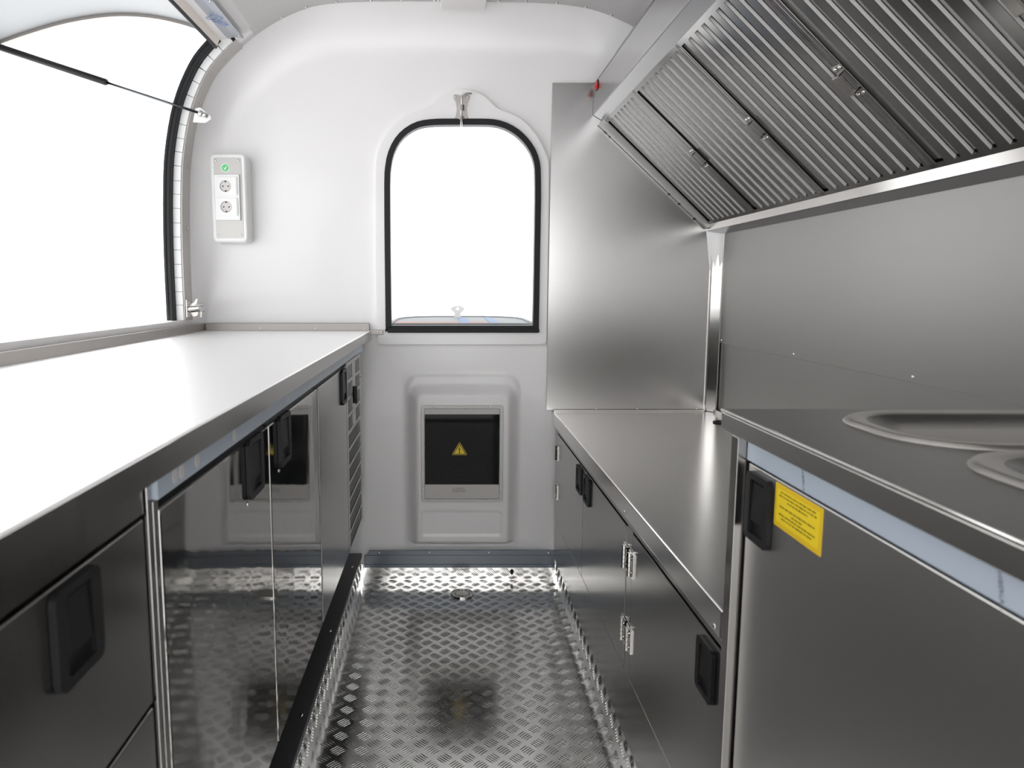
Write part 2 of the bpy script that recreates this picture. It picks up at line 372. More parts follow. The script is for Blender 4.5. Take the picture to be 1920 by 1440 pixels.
# ------------------------------------------------------------------ window_1 in the end wall
w1 = thing('window_1', 'arched service window with white raised frame and black rubber edge', None, (0.05, 2.69, 0.9), kind='structure')
SUR = [(-0.24, 0.896), (-0.257, 0.912), (-0.259, 1.2), (-0.256, 1.46), (-0.252, 1.552), (-0.235, 1.606), (-0.201, 1.656), (-0.154, 1.694), (-0.085, 1.719), (-0.050, 1.743), (-0.016, 1.773), (0.019, 1.784), (0.048, 1.787), (0.078, 1.785), (0.116, 1.772), (0.148, 1.746), (0.180, 1.720), (0.236, 1.700), (0.281, 1.667), (0.319, 1.622), (0.345, 1.570), (0.357, 1.512), (0.359, 1.236), (0.358, 0.912), (0.342, 0.896)]
S2 = smoothpath(SUR[2:-2], 3)
S2 = S2 + [(0.3585, 0.914), (0.3565, 0.906), (0.351, 0.899), (0.343, 0.896), (-0.241, 0.896), (-0.249, 0.899), (-0.255, 0.906), (-0.257, 0.914)]
bm = B(); holed(bm, S2, [inset(SEAL_O, 0.012)], 2.682, 2.7005); obj('raised_frame', bm, 'gel', w1, bevel=0.006, seg=3)
SO = smoothpath(SEAL_O[2:-2], 2) + [(0.3285, 0.95), (0.3285, 0.945), (-0.2255, 0.945), (-0.2255, 0.95)]
bm = B(); ring(bm, inset(SO, -0.001), inset(SO, 0.020), 2.672, 2.712); obj('rubber_seal', bm, 'rubber', w1, bevel=0.003)
obj('rubber_sill', bx(-0.220, 0.329, 2.670, 2.706, 0.939, 0.957), 'rubber', w1, bevel=0.003)
# ------------------------------------------------------------------ window_2: frame of the big serving opening (left)
w2 = thing('window_2', 'curved steel frame of the long serving opening with black seal', None, (-0.9, 2.55, 0.97), kind='structure')
i0 = next(i for i, p in enumerate(lp) if p[1] >= 0.955); jp = lp[i0:-4]
obj('jamb_flange', strip(B(), outward(jp, -0.004), 0.004, 2.525, 2.60), mat('jamb_steel', (0.52, 0.50, 0.48), 0.4, 0.9), w2)
for k in (3, 9, 15, 21, 28):
    if k < len(jp): inst('screw', SCREW, w2, (jp[k][0]+0.005, 2.575, jp[k][1]), FX, (0.0042,)*3)
dist = 0; seg = [jp[0]]; tabs = []
dense = smoothpath(jp, 6)
cur = [dense[0]]
for a, b in zip(dense, dense[1:]):
    dist += (Vector(b)-Vector(a)).length; cur.append(b)
    if dist > 0.043: tabs.append(cur); cur = [b]; dist = 0
for c in tabs:
    q = [c[0], c[len(c)//2], c[-1]]
    d0 = (Vector(q[-1])-Vector(q[0])).normalized()*0.0007
    q[0] = tuple(Vector(q[0])+d0); q[-1] = tuple(Vector(q[-1])-d0)
    obj('reveal_tab', strip(B(), q, 0.024, 2.519, 2.5245), 'white', w2)
obj('reveal_back', strip(B(), jp, 0.026, 2.5246, 2.527), 'dark', w2)
outp = outward(jp, 0.025)
obj('rubber_seal', strip(B(), outp, 0.022, 2.495, 2.535), 'rubber', w2, bevel=0.004, smooth=False)
bm = B(); tube(bm, [(a, 2.500, b) for a, b in outward(jp, 0.043)], 0.008, 8); obj('seal_bulb', bm, 'rubber', w2, smooth=True)
# lintel: film covered flange, bare steel drop face, black seal
YL0 = -0.35
obj('lintel_flange', prism(B(), [(-0.731, 1.909), (-0.712, 1.903), (-0.694, 1.908), (-0.664, 1.903), (-0.664, 1.908), (-0.694, 1.914), (-0.712, 1.909), (-0.731, 1.914)], YL0, 2.515), 'lfilm', w2, label='lintel flange covered in printed bluish film')
obj('lintel_face', prism(B(), [(-0.731, 1.911), (-0.747, 1.873), (-0.751, 1.874), (-0.736, 1.914)], YL0, 2.50), 'beige', w2, label='bare beige steel lintel face')
obj('lintel_end', prism(B(), [(-0.7295, 1.909), (-0.7455, 1.873), (-0.747, 1.873), (-0.731, 1.910)], 2.40, 2.4995), 'step', w2) if False else None
bm = B(); tube(bm, [(-0.751, YL0, 1.873), (-0.751, 2.50, 1.873)], 0.006, 8); obj('lintel_seal', bm, 'rubber', w2, smooth=True)
obj('lintel_cover', prism(B(), [(-0.758, 1.89), (-0.664, 1.9245), (-0.641, 1.943), (-0.641, 1.975), (-0.75, 1.93)], YL0, 2.53), 'shell', w2)
screws(w2, [(-0.671, 2.49, 1.9030), (-0.671, 2.20, 1.9030)], 0.005, (R(90), 0, 0))
for yy in (2.36, 2.02):
    for s, dx, dy in (('LASER', -0.004, 0.0), ('CO', 0.004, -0.04)):
        me = text_mesh(s, 0.032, 'blue', 0.0001)
        inst('film_print', me, w2, (-0.698 + dx, yy + dy, 1.9020), (R(180), 0, R(60)))

# ------------------------------------------------------------------ serving hatch swung up outside, gas strut, latch
HU = smoothpath([(-1.72, 1.775), (-1.554, 1.848), (-1.447, 1.887), (-1.342, 1.921), (-1.219, 1.953), (-1.081, 1.972), (-0.961, 1.969), (-0.859, 1.950), (-0.79, 1.927), (-0.756, 1.905)], 3)
ha = thing('serving_hatch', 'curved white hatch flap propped open outside the serving opening', 'hatch', (-0.76, 1.1, 1.9))
obj('lining', strip(B(), HU, 0.012, -0.33, 2.49), 'hatch', ha, smooth=False)
for p in ha.children[0].data.polygons: p.use_smooth = True
obj('outer_skin', strip(B(), outward(HU, 0.026), 0.006, -0.33, 2.50), 'white', ha)
obj('edge_trim', strip(B(), outward(HU, -0.010), 0.040, 2.489, 2.505), 'trimst', ha)
obj('edge_trim', strip(B(), outward(HU, -0.010), 0.040, -0.345, -0.329), 'trimst', ha)
obj('lip_trim', prism(B(), [(-1.735, 1.765), (-1.715, 1.765), (-1.715, 1.80), (-1.735, 1.80)], -0.33, 2.49), 'pol', ha)
gs = thing('gas_strut', 'black gas strut with thin chrome rod holding up the hatch', 'gas strut', (-0.79, 2.47, 1.66))
A, C_ = Vector((-1.452, 2.46, 1.868)), Vector((-0.80, 2.475, 1.660))
k1 = A + (C_-A)*0.55
obj('cylinder', tube(B(), [A, A+(k1-A)*0.985, k1], [0.0105, 0.0105, 0.008], 14), 'plastic', gs, smooth=True)
obj('rod', tube(B(), [k1, C_], 0.0042, 10), 'rod', gs, smooth=True)
bm = B(); bmesh.ops.create_uvsphere(bm, u_segments=12, v_segments=8, radius=0.010, matrix=Matrix.Translation(C_)); tube(bm, [C_, C_+Vector((0.022, 0.004, -0.007))], [0.007, 0.0075], 10)
obj('ball_joint', bm, 'pol', gs, smooth=True)
obj('mounting_bracket', prism(B(), [(2.47, 1.632), (2.53, 1.628), (2.555, 1.652), (2.53, 1.690), (2.47, 1.682)], -0.8325, -0.829, 'x') if False else prism(B(), [(-0.838, 1.640), (-0.797, 1.638), (-0.777, 1.650), (-0.779, 1.660), (-0.812, 1.687), (-0.828, 1.684)], 2.508, 2.512), 'white', gs, bevel=0.001)
obj('end_bolt', tube(B(), [A+Vector((0, 0.03, 0.004)), A+Vector((0, -0.015, 0.004))], 0.008, 10), 'plastic', gs)
la = thing('hatch_latch', 'small stainless toggle latch on the hatch frame above the counter corner', 'latch', (-0.895, 2.55, 1.02))
obj('base_plate', prism(B(), [(2.530, 1.0), (2.556, 1.002), (2.575, 1.022), (2.565, 1.050), (2.530, 1.060)], -0.897, -0.893, 'x'), 'pol', la, bevel=0.001)
screws(la, [(-0.892, 2.537, 1.048), (-0.892, 2.537, 1.007)], 0.007, FX)
obj('claw', prism(B(), [(-0.893, 1.046), (-0.878, 1.050), (-0.868, 1.064), (-0.862, 1.064), (-0.866, 1.046), (-0.856, 1.030), (-0.866, 1.004), (-0.880, 1.0), (-0.893, 1.008)], 2.552, 2.560), 'beige', la, bevel=0.0015)
obj('barrel', tube(B(), [(-0.893, 2.545, 1.027), (-0.852, 2.540, 1.030)], 0.011, 12), 'pol', la, smooth=False)
obj('cross_pin', tube(B(), [(-0.868, 2.541, 1.040), (-0.838, 2.539, 1.042)], 0.004, 8), 'steel', la)
obj('cross_pin', tube(B(), [(-0.852, 2.541, 1.024), (-0.837, 2.539, 1.022)], 0.0045, 8), 'steel', la)
obj('lever', tube(B(), [(-0.846, 2.541, 1.026), (-0.849, 2.541, 1.000)], 0.0045, 8), 'steel', la)

# ------------------------------------------------------------------ window flap (folded down outside) and window latch
wf_ = thing('window_flap', 'steel window flap folded down outside the arched window', 'flap', (0.05, 2.75, 0.93))
FP = [(-0.225, 2.745), (0.33, 2.745), (0.335, 3.20), (0.315, 3.34), (0.26, 3.44), (0.17, 3.495), (0.05, 3.50), (-0.07, 3.495), (-0.16, 3.44), (-0.21, 3.34), (-0.23, 3.20)]
obj('flap_panel', prism(B(), FP, 0.957, 0.964, 'z'), 'pflap', wf_, bevel=0.002)
obj('flap_rim', ring(B(), FP, inset(FP, 0.014), 0.9642, 0.970, 'z'), 'frim', wf_)
obj('red_reflection', bx(-0.21, 0.16, 2.80, 3.0, 0.9641, 0.9648), mat('flap_red_reflection', (0.24, 0.15, 0.13), 0.6, spec=0.05), wf_, label='red reflection painted on the flap')  # reddish reflection in the flap, painted as a flat patch
obj('blue_reflection', bx(0.045, 0.085, 2.79, 3.42, 0.9649, 0.9654), mat('flap_blue_reflection', (0.13, 0.17, 0.25), 0.6, spec=0.05), wf_)  # bluish reflections in the flap, painted as thin bands
obj('blue_reflection', bx(0.165, 0.20, 2.79, 3.42, 0.9649, 0.9654), bpy.data.materials['flap_blue_reflection'], wf_)
bm = B(); holed(bm, [(0.02, 0.953), (0.068, 0.953), (0.060, 0.965), (0.058, 0.985), (0.072, 0.998), (0.078, 1.008), (0.060, 1.018), (0.044, 1.020), (0.028, 1.018), (0.010, 1.008), (0.016, 0.998), (0.030, 0.985), (0.028, 0.965)], [circ(0.044, 1.005, 0.006, 10)], 3.40, 3.404)
obj('catch_plate', bm, mat('catch_plate_grey', (0.50, 0.50, 0.48), 0.5), wf_)
wlt = thing('window_latch', 'waisted stainless bolt latch at the top of the arched window', 'latch', (0.048, 2.685, 1.68))
lpnt = [(0.020, 1.770), (0.033, 1.771), (0.047, 1.766), (0.062, 1.771), (0.075, 1.768), (0.077, 1.758), (0.069, 1.742), (0.065, 1.722), (0.068, 1.70), (0.077, 1.682), (0.019, 1.682), (0.028, 1.70), (0.031, 1.722), (0.027, 1.742), (0.019, 1.758)]
obj('plate', prism(B(), lpnt, 2.681, 2.686), mat('latch_plate_steel', (0.48, 0.45, 0.43), 0.35, 0.9), wlt, bevel=0.001)
obj('bolt', tube(B(), [(0.083, 2.662, 1.7695), (0.052, 2.664, 1.7695), (0.0465, 2.665, 1.763), (0.0465, 2.666, 1.66)], 0.0036, 10), 'pol', wlt, smooth=True)
obj('guide', tube(B(), [(0.0465, 2.670, 1.712), (0.0465, 2.670, 1.732)], 0.0105, 12), 'pol', wlt)
obj('guide', tube(B(), [(0.0465, 2.672, 1.684), (0.0465, 2.672, 1.694)], 0.0105, 12), 'pol', wlt)
screws(wlt, [(0.0255, 2.681, 1.7625), (0.070, 2.681, 1.7625), (0.0255, 2.681, 1.688), (0.070, 2.681, 1.688)], 0.0038)

# ------------------------------------------------------------------ socket unit
so = thing('socket_unit', 'white wall unit with two round power sockets and green tick sticker', 'power socket', (-0.765, 2.66, 1.25))
X0, X1, Z0, Z1, YF = -0.825, -0.700, 1.258, 1.561, 2.622
obj('housing', prism(B(), rrect(X0, X1, Z0, Z1, 0.018), YF, 2.698), 'white', so, bevel=0.009, seg=4, smooth=False)
obj('face_plate', prism(B(), rrect(X0+0.014, X1-0.015, Z0+0.015, Z1-0.014, 0.006, 3), YF-0.0015, YF+0.003), 'fplate', so)
screws(so, [(x, YF-0.0015, z) for x in (X0+0.022, X1-0.024) for z in (Z0+0.025, Z1-0.024)], 0.0036)
fx0, fx1 = X0+0.017, X1-0.022
bm = B(); zc = (1.449, 1.379); xc = X0+0.056
obj('socket_frame', bx(fx0, fx1, YF-0.010, YF-0.0012, 1.334, 1.489), 'white', so, bevel=0.002)
for z in zc:
    bm = B(); holed(bm, rrect(fx0+0.009, fx1-0.006, z-0.031, z+0.031, 0.002, 2), [circ(xc, z, 0.0195, 24)], YF-0.0135, YF-0.0098)
    s = obj('socket', bm, 'white', so, bevel=0.0008)
    bm = B(); n = 24
    r0 = [bm.verts.new((a, YF-0.0134, b)) for a, b in circ(xc, z, 0.0194, n)]; r1 = [bm.verts.new((a, YF-0.0102, b)) for a, b in circ(xc, z, 0.0165, n)]
    for k in range(n): bm.faces.new((r0[k], r0[(k+1) % n], r1[(k+1) % n], r1[k]))
    bm.faces.new(r1); obj('well', bm, 'offw', s)
    for dx, dz, rr in ((-0.0092, 0, 0.0026), (0.0092, 0, 0.0026), (0, 0.0165, 0.0032), (0, -0.0165, 0.0032)):
        obj('hole', prism(B(), circ(xc+dx, z+dz, rr, 10), YF-0.0108, YF-0.0100) if dz == 0 else bx(xc-0.0028, xc+0.0028, YF-0.0125, YF-0.0100, z+dz-0.0025, z+dz+0.0025), 'gap', s)
    obj('hinge_bar', bx(fx1-0.0105, fx1-0.0085, YF-0.0145, YF-0.0125, z-0.029, z+0.029), 'offw', s)
st = obj('tick_sticker', prism(B(), circ(-0.770, 1.512, 0.0135, 20), YF-0.0022, YF-0.0014), 'green', so, label='round green sticker with a white tick')
obj('sticker_ring', ring(B(), circ(-0.770, 1.512, 0.0148, 20), circ(-0.770, 1.512, 0.0124, 20), YF-0.0025, YF-0.0015), 'white', st)
obj('tick', prism(B(), [(-0.776, 1.512), (-0.7735, 1.514), (-0.7715, 1.509), (-0.7655, 1.519), (-0.7635, 1.5175), (-0.7712, 1.503)], YF-0.003, YF-0.0021), 'white', st)

# ------------------------------------------------------------------ electrics box
ep = thing('electrical_panel', 'black glossy electrical box with yellow high voltage triangle in the end wall', 'electrical panel', (0.052, 2.65, 0.31))
yp = 2.650
obj('steel_frame', ring(B(), rrect(-0.098, 0.202, 0.316, 0.676, 0.008, 3), rrect(-0.086, 0.189, 0.325, 0.665, 0.003, 3), yp-0.006, yp+0.003), 'fplate', ep, bevel=0.0008)
obj('black_cover', bx(-0.085, 0.188, yp-0.003, yp+0.002, 0.381, 0.643), 'gloss', ep)
obj('top_strip', bx(-0.085, 0.188, yp-0.004, yp+0.002, 0.6435, 0.664), 'offw', ep); bs = obj('bottom_strip', bx(-0.085, 0.188, yp-0.004, yp+0.002, 0.326, 0.3805), 'offw', ep)
def tri(s, cx=0.0425, cz=0.5115): return [(cx + s*math.cos(R(90+120*k)), cz - 0.003 + s*math.sin(R(90+120*k))*0.97) for k in range(3)]
def rtri(s, r):
    P = []
    for k in range(3):
        a = R(90+120*k); c = Vector((0.0425 + (s-2*r)*math.cos(a), 0.5085 + (s-2*r)*math.sin(a)*0.97))
        for j in range(-2, 3): P.append((c.x + r*math.cos(a+R(30*j)), c.y + r*math.sin(a+R(30*j))))
    return P
ws = obj('warning_sign', prism(B(), rtri(0.0335, 0.003), yp-0.0042, yp-0.003), 'yel2', ep, label='yellow triangle with black lightning bolt')
obj('black_border', prism(B(), rtri(0.0300, 0.0022), yp-0.0046, yp-0.0041), 'black', ws)
obj('yellow_field', prism(B(), rtri(0.0245, 0.0008), yp-0.005, yp-0.0045), 'yel', ws)
obj('bolt_symbol', prism(B(), [(0.0425, 0.5255), (0.0375, 0.5115), (0.0420, 0.5125), (0.0400, 0.501), (0.0385, 0.501), (0.0415, 0.4965), (0.0440, 0.5015), (0.0425, 0.5018), (0.0455, 0.5165), (0.0415, 0.5155), (0.0445, 0.5255)], yp-0.0054, yp-0.0049), 'black', ws)
for i, s in enumerate(('6 CSL-PNM 001', 'Tar: Ska 370 Monhaj', 'Paverogk Portapov')):
    inst('lettering', text_mesh(s, 0.0062, 'black', 0.0001), bs, (0.040, yp-0.0042, 0.3665-0.0062*i), (R(90), 0, 0))
screws(ep, [(x, yp-0.006, z) for x, z in ((-0.048, 0.671), (0.155, 0.671), (-0.048, 0.3205), (0.155, 0.3205), (-0.092, 0.627), (-0.092, 0.363), (0.196, 0.627), (0.196, 0.363))], 0.0036)

# ------------------------------------------------------------------ ceiling light
cl = thing('ceiling_light', 'flat off-white ceiling lamp housing in the middle of the vault', 'ceiling light', (0.052, 1.9, 2.045))
obj('housing', bx(-0.024, 0.126, 1.25, 2.592, 2.018, 2.046), 'shell', cl, bevel=0.004)
obj('end_cap', bx(-0.020, 0.122, 2.592, 2.596, 2.021, 2.044), 'white', cl)
obj('diffuser', bx(-0.010, 0.112, 1.27, 2.40, 2.0155, 2.018), 'shell', cl)
screws(cl, [(-0.031, 2.585, 2.044), (0.134, 2.585, 2.044)], 0.005, (R(90), 0, 0))

# ------------------------------------------------------------------ paddle latch used on all cabinet doors (faces -y)
def latch_mesh():
    bm = B()
    ring(bm, rrect(-0.5, 0.5, -0.5, 0.5, 0.13, 5), rrect(-0.31, 0.31, -0.39, 0.40, 0.05, 5), -0.010, 0.0)
    prism(bm, rrect(-0.33, 0.33, -0.41, 0.42, 0.05, 3), -0.0012, 0.0)
    f = lambda y: None
    A = [(-0.27, -0.20), (0.27, -0.20), (0.27, 0.36), (-0.27, 0.36)]
    v = [bm.verts.new((x, -0.002, z)) for x, z in A] + [bm.verts.new((x*0.93, y, z)) for (x, z), y in zip(A, (-0.0085, -0.0085, -0.0055, -0.0055))]
    for q in ((4, 5, 6, 7), (0, 1, 5, 4), (1, 2, 6, 5), (2, 3, 7, 6), (3, 0, 4, 7), (3, 2, 1, 0)): bm.faces.new([v[i] for i in q])
    me = mesh('paddle_latch', bm, 'plastic'); return me
LATCH = latch_mesh()
def latch(parent, loc, rot, wdt, hgt):
    o = inst('latch_handle', LATCH, parent, loc, rot, (wdt, 0.62, hgt), label='black recessed paddle latch')
    b = o.modifiers.new('bevel', 'BEVEL'); b.width = 0.0018; b.segments = 2; b.limit_method = 'ANGLE'; b.angle_limit = R(40)
    return o
def hinge_mesh():
    bm = B(); box(bm, -0.020, -0.002, -0.003, 0, -0.027, 0.027); box(bm, 0.002, 0.020, -0.003, 0, -0.027, 0.027)
    for k in range(5): tube(bm, [(0, -0.005, -0.027 + 0.0108*k + 0.0006), (0, -0.005, -0.027 + 0.0108*(k+1) - 0.0006)], 0.0052, 8)
    for x in (-0.0115, 0.0115):
        for z in (-0.016, 0.016): tube(bm, [(x, -0.0028, z), (x, -0.0052, z)], [0.0042, 0.0022], 8)
    return mesh('hinge', bm, 'pol')
HINGE = hinge_mesh()

# ------------------------------------------------------------------ left side: long worktop, refrigerator, near drawer cabinet
XT = -0.28
lw = thing('long_worktop', 'long steel serving worktop under the hatch with raised rear rim', 'worktop', (-0.58, 1.1, 0.91))
obj('top_sheet', bx(-0.888, XT, YR+0.02, 2.682, 0.917, 0.947), 'wtop', lw, bevel=0.003)
obj('front_band', bx(XT, XT+0.0012, YR+0.02, 2.682, 0.917, 0.9455), 'ldoor', lw)
obj('rear_rim', bx(-0.890, -0.882, YR+0.02, 2.682, 0.946, 0.974), 'trimst', lw, bevel=0.002)
obj('end_rim', bx(-0.880, -0.285, 2.676, 2.683, 0.946, 0.974), 'trimst', lw, bevel=0.002)
obj('wall_bracket', bx(-0.282, -0.236, 2.6755, 2.6815, 0.932, 0.950), 'trimst', lw, bevel=0.001)
screws(lw, [(-0.255, 2.6755, 0.941), (-0.242, 2.6755, 0.941)], 0.0034)
screws(lw, [(x, 2.676, 0.955) for x in (-0.68, -0.48, -0.30)], 0.0036)
fr = thing('refrigerator', 'polished steel counter refrigerator with two mirror doors and side grille', 'refrigerator', (-0.6, 1.62, 0.295))
XF = -0.30
obj('body', bx(-0.87, -0.330, 0.735, 2.50, 0.297, 0.912), 'steel', fr)
obj('dark_gap', bx(-0.330, -0.313, 0.737, 2.515, 0.300, 0.900), 'dark', fr)
obj('film_rail', bx(-0.335, -0.291, 0.718, 2.50, 0.889, 0.9165), 'film', fr, label='rail covered in pale blue protective film')
for y, s in ((0.765, 1), (0.785, 1), (0.835, 1), (0.985, 1), (1.32, .8), (1.66, .8), (1.73, .7), (1.77, .7), (1.81, .7), (1.86, .8), (2.06, .8)):
    obj('film_oval', prism(B(), circ(y, 0.9015, 0.0075*s, 12, 1.1), -0.2913, -0.2906, 'x'), 'offw', fr)  # pale ovals along the film rail
for y0, y1, hy in ((0.742, 1.208, 1.108), (1.214, 1.672, 1.312)):
    d = obj('door', bx(-0.328, XF, y0, y1, 0.300, 0.872), 'door', fr, bevel=0.003)
    latch(d, (XF+0.0005, hy, 0.830), FX, 0.086, 0.092)
    screws(d, [(XF, hy-0.038, 0.779), (XF, hy+0.040, 0.781)], 0.0036, FX)
d = obj('compressor_cover', bx(-0.328, XF, 1.686, 2.150, 0.300, 0.872), 'ldoor', fr, bevel=0.002)
latch(d, (XF+0.0005, 2.082, 0.822), FX, 0.088, 0.10)
GH = []
for r_ in range(4):
    for a, b in ((2.185, 2.292), (2.362, 2.478)):
        zt = 0.868 - 0.052*r_; GH.append([(a, zt-0.042), (b, zt-0.042), (b, zt), (a, zt)])
for r_ in range(7):
    zt = 0.658 - 0.0515*r_; GH.append([(2.185, zt-0.042), (2.478, zt-0.042), (2.478, zt), (2.185, zt)])
bm = B(); holed(bm, [(2.153, 0.300), (2.512, 0.300), (2.512, 0.880), (2.153, 0.880)], GH, -0.312, XF, 'x')
gp = obj('vent_panel', bm, 'ldoor', fr)
for h in GH: obj('vent_slot', bx(-0.311, -0.3035, h[0][0]-0.002, h[1][0]+0.002, h[0][1]-0.001, h[2][1]+0.001), 'mesh', gp)
obj('vent_catch', bx(XF, XF+0.010, 2.318, 2.335, 0.735, 0.79), 'plastic', gp, bevel=0.002)
screws(fr, [(XF, 2.505, z) for z in (0.80, 0.45)], 0.004, FX)
obj('foot', tube(B(), [(-0.60, 0.9, 0.101), (-0.60, 0.9, 0.298)], 0.02, 12), 'steel', fr); obj('foot', tube(B(), [(-0.60, 2.3, 0.101), (-0.60, 2.3, 0.298)], 0.02, 12), 'steel', fr)
dc = thing('drawer_cabinet', 'dark satin steel drawer cabinet nearest the viewer under the long worktop', 'cabinet', (-0.6, 0.1, 0.101))
obj('body', bx(-0.87, -0.325, YR+0.02, 0.716, 0.101, 0.912), 'steel', dc)
obj('rail', bx(-0.325, XF, YR+0.02, 0.702, 0.880, 0.9165), 'ldoor', dc)
obj('corner_post', bx(-0.335, -0.297, 0.706, 0.7165, 0.101, 0.9165), 'ldoor', dc, bevel=0.001); obj('corner_post', bx(-0.34, -0.298, 0.722, 0.7345, 0.297, 0.886), 'ldoor', dc, bevel=0.001)
d = obj('drawer', bx(-0.323, XF, 0.05, 0.702, 0.682, 0.875), 'ldoor', dc, bevel=0.002)
latch(d, (XF+0.0005, 0.560, 0.831), FX, 0.073, 0.082)
obj('drawer', bx(-0.323, XF, 0.05, 0.702, 0.43, 0.676), 'ldoor', dc, bevel=0.002); obj('drawer', bx(-0.323, XF, 0.05, 0.702, 0.108, 0.424), 'ldoor', dc, bevel=0.002)
obj('side_drawer', bx(-0.323, XF, YR+0.02, 0.044, 0.108, 0.875), 'ldoor', dc, bevel=0.002)

# ------------------------------------------------------------------ right side: low worktop and cupboard
lo = thing('low_worktop', 'low brushed steel worktop below the extractor hood', 'worktop', (0.68, 1.8, 0.60))
obj('top_sheet', bx(0.386, 0.982, 0.987, 2.682, 0.603, 0.648), 'top', lo, bevel=0.0035, seg=3)
obj('rear_rim', bx(0.968, 0.977, 1.04, 2.65, 0.6475, 0.662), 'steel', lo, bevel=0.001)
obj('end_rim', bx(0.39, 0.945, 2.678, 2.684, 0.6475, 0.655), 'pol', lo, bevel=0.001)
screws(lo, [(0.3862, 1.56, 0.614), (0.3862, 1.012, 0.614)], 0.004, FNX)
gr = thing('cable_grommet', 'black round cable grommet in the corner of the low worktop', 'grommet', (0.918, 2.45, 0.648))
bm = B(); ring(bm, circ(0.918, 2.45, 0.022, 24), circ(0.918, 2.45, 0.012, 24), 0.6482, 0.6535, 'z'); obj('collar', bm, 'rubber', gr, bevel=0.0015)
obj('cap', prism(B(), circ(0.918, 2.45, 0.0125, 16), 0.6482, 0.6510, 'z'), 'plastic', gr)
lc = thing('low_cupboard', 'low brushed steel cupboard with three doors along the right of the aisle', 'cupboard', (0.7, 1.8, 0.0))
XD = 0.40
obj('body', bx(0.424, 0.976, 0.990, 2.68, 0.092, 0.6025), 'steel', lc)
obj('plinth', bx(XD+0.001, 0.424, 0.988, 2.682, 0.090, 0.241), 'ldoor', lc, bevel=0.001)
obj('top_rail', bx(XD, 0.424, 0.988, 2.682, 0.578, 0.6025), 'ldoor', lc, bevel=0.001)
obj('dark_gap', bx(0.419, 0.4235, 0.99, 2.67, 0.24, 0.58), 'dark', lc)
obj('end_stile', bx(XD, 0.4185, 2.630, 2.682, 0.2415, 0.5775), 'ldoor', lc); obj('middle_stile', bx(XD, 0.4185, 1.535, 1.581, 0.2415, 0.5775), 'ldoor', lc)
obj('near_stile', bx(XD-0.002, 0.4185, 0.987, 1.002, 0.092, 0.6025), 'ldoor', lc, bevel=0.001)
for y0, y1, hy, hg in ((2.112, 2.626, 2.165, 2.628), (1.585, 2.108, 2.046, 1.583), (1.005, 1.531, 1.067, 1.533)):
    d = obj('door', bx(XD-0.001, 0.4185, y0, y1, 0.246, 0.573), 'ldoor', lc, bevel=0.0012)
    latch(d, (XD-0.0015, hy, 0.527 if hy > 1.5 else 0.518), FNX, 0.084 if hy > 1.5 else 0.070, 0.080 if hy > 1.5 else 0.086)
    for z in (0.505, 0.335 if hg < 2 else 0.36): inst('hinge', HINGE, d, (XD-0.0012, hg, z), FNX, (1, 1, 1))

# ------------------------------------------------------------------ sink counter, nearest on the right
sw = thing('sink_worktop', 'steel sink worktop with folded front edge nearest on the right', 'worktop', (0.69, 0.4, 0.90))
B1, B2 = rrect(0.505, 0.86, 0.760, 0.988, 0.09, 8), rrect(0.494, 0.86, 0.44, 0.740, 0.09, 8)
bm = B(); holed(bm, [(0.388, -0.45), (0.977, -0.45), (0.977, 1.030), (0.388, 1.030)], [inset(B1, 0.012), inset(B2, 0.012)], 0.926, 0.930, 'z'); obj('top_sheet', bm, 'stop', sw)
obj('front_band', bx(0.388, 0.394, -0.45, 1.030, 0.9025, 0.926), 'steel', sw, bevel=0.001); obj('end_band', bx(0.394, 0.977, 1.024, 1.030, 0.9025, 0.926), 'steel', sw)
obj('edge_bead', tube(B(), [(0.389, -0.45, 0.9285), (0.389, 1.030, 0.9285)], 0.0028, 8), 'pol', sw, smooth=True)
def bowl(name, label, P, wid, zrim, depth):
    t = thing(name, label, 'sink', ((P[0][0]+P[20][0])/2, (P[0][1]+P[20][1])/2, 0.78))
    bm = B(); loops = []
    for d, z in ((-0.004, 0.9302), (0.0, 0.9345), (0.006, 0.9352), (wid*0.7, 0.9335), (wid, 0.928), (wid+0.006, 0.915), (wid+0.016, 0.93-depth*0.85), (wid+0.045, 0.93-depth)):
        loops.append([bm.verts.new((a, b, z)) for a, b in inset(P, d)])
    n = len(P)
    for li, (a, b) in enumerate(zip(loops, loops[1:])):
        for i in range(n): bm.faces.new((a[i], a[(i+1) % n], b[(i+1) % n], b[i])).material_index = 1 if li < 3 else 0  # rim loops use a lighter steel, the rim highlight put into the colour
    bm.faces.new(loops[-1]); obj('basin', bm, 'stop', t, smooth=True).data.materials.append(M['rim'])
    cx, cy = sum(p[0] for p in P)/n, sum(p[1] for p in P)/n
    obj('drain', ring(B(), circ(cx, cy, 0.028, 20), circ(cx, cy, 0.014, 20), 0.93-depth+0.0005, 0.93-depth+0.003, 'z'), 'pol', t)
bowl('sink_bowl', 'larger rounded sink bowl set in the steel worktop', B1, 0.032, 0.935, 0.14)
bowl('sink_bowl', 'second sink bowl cut off at the right edge of the photo', B2, 0.036, 0.935, 0.14)
sc = thing('sink_cabinet', 'steel sink cabinet with yellow label and blue film strip on the right', 'cabinet', (0.69, 0.4, 0.1))
obj('body', bx(0.424, 0.976, -0.44, 0.972, 0.10, 0.9255) if False else bx(0.424, 0.976, -0.44, 0.972, 0.10, 0.77), 'steel', sc)
obj('side_panel', bx(0.424, 0.976, 0.968, 0.9725, 0.65, 0.902), 'steel', sc)
obj('corner_post', bx(0.3865, 0.424, 0.963, 0.9855, 0.100, 0.902), 'ldoor', sc, bevel=0.001)
fs = obj('film_strip', bx(XD-0.001, 0.424, -0.44, 0.961, 0.8735, 0.902), 'film', sc, label='strip of pale blue protective film')
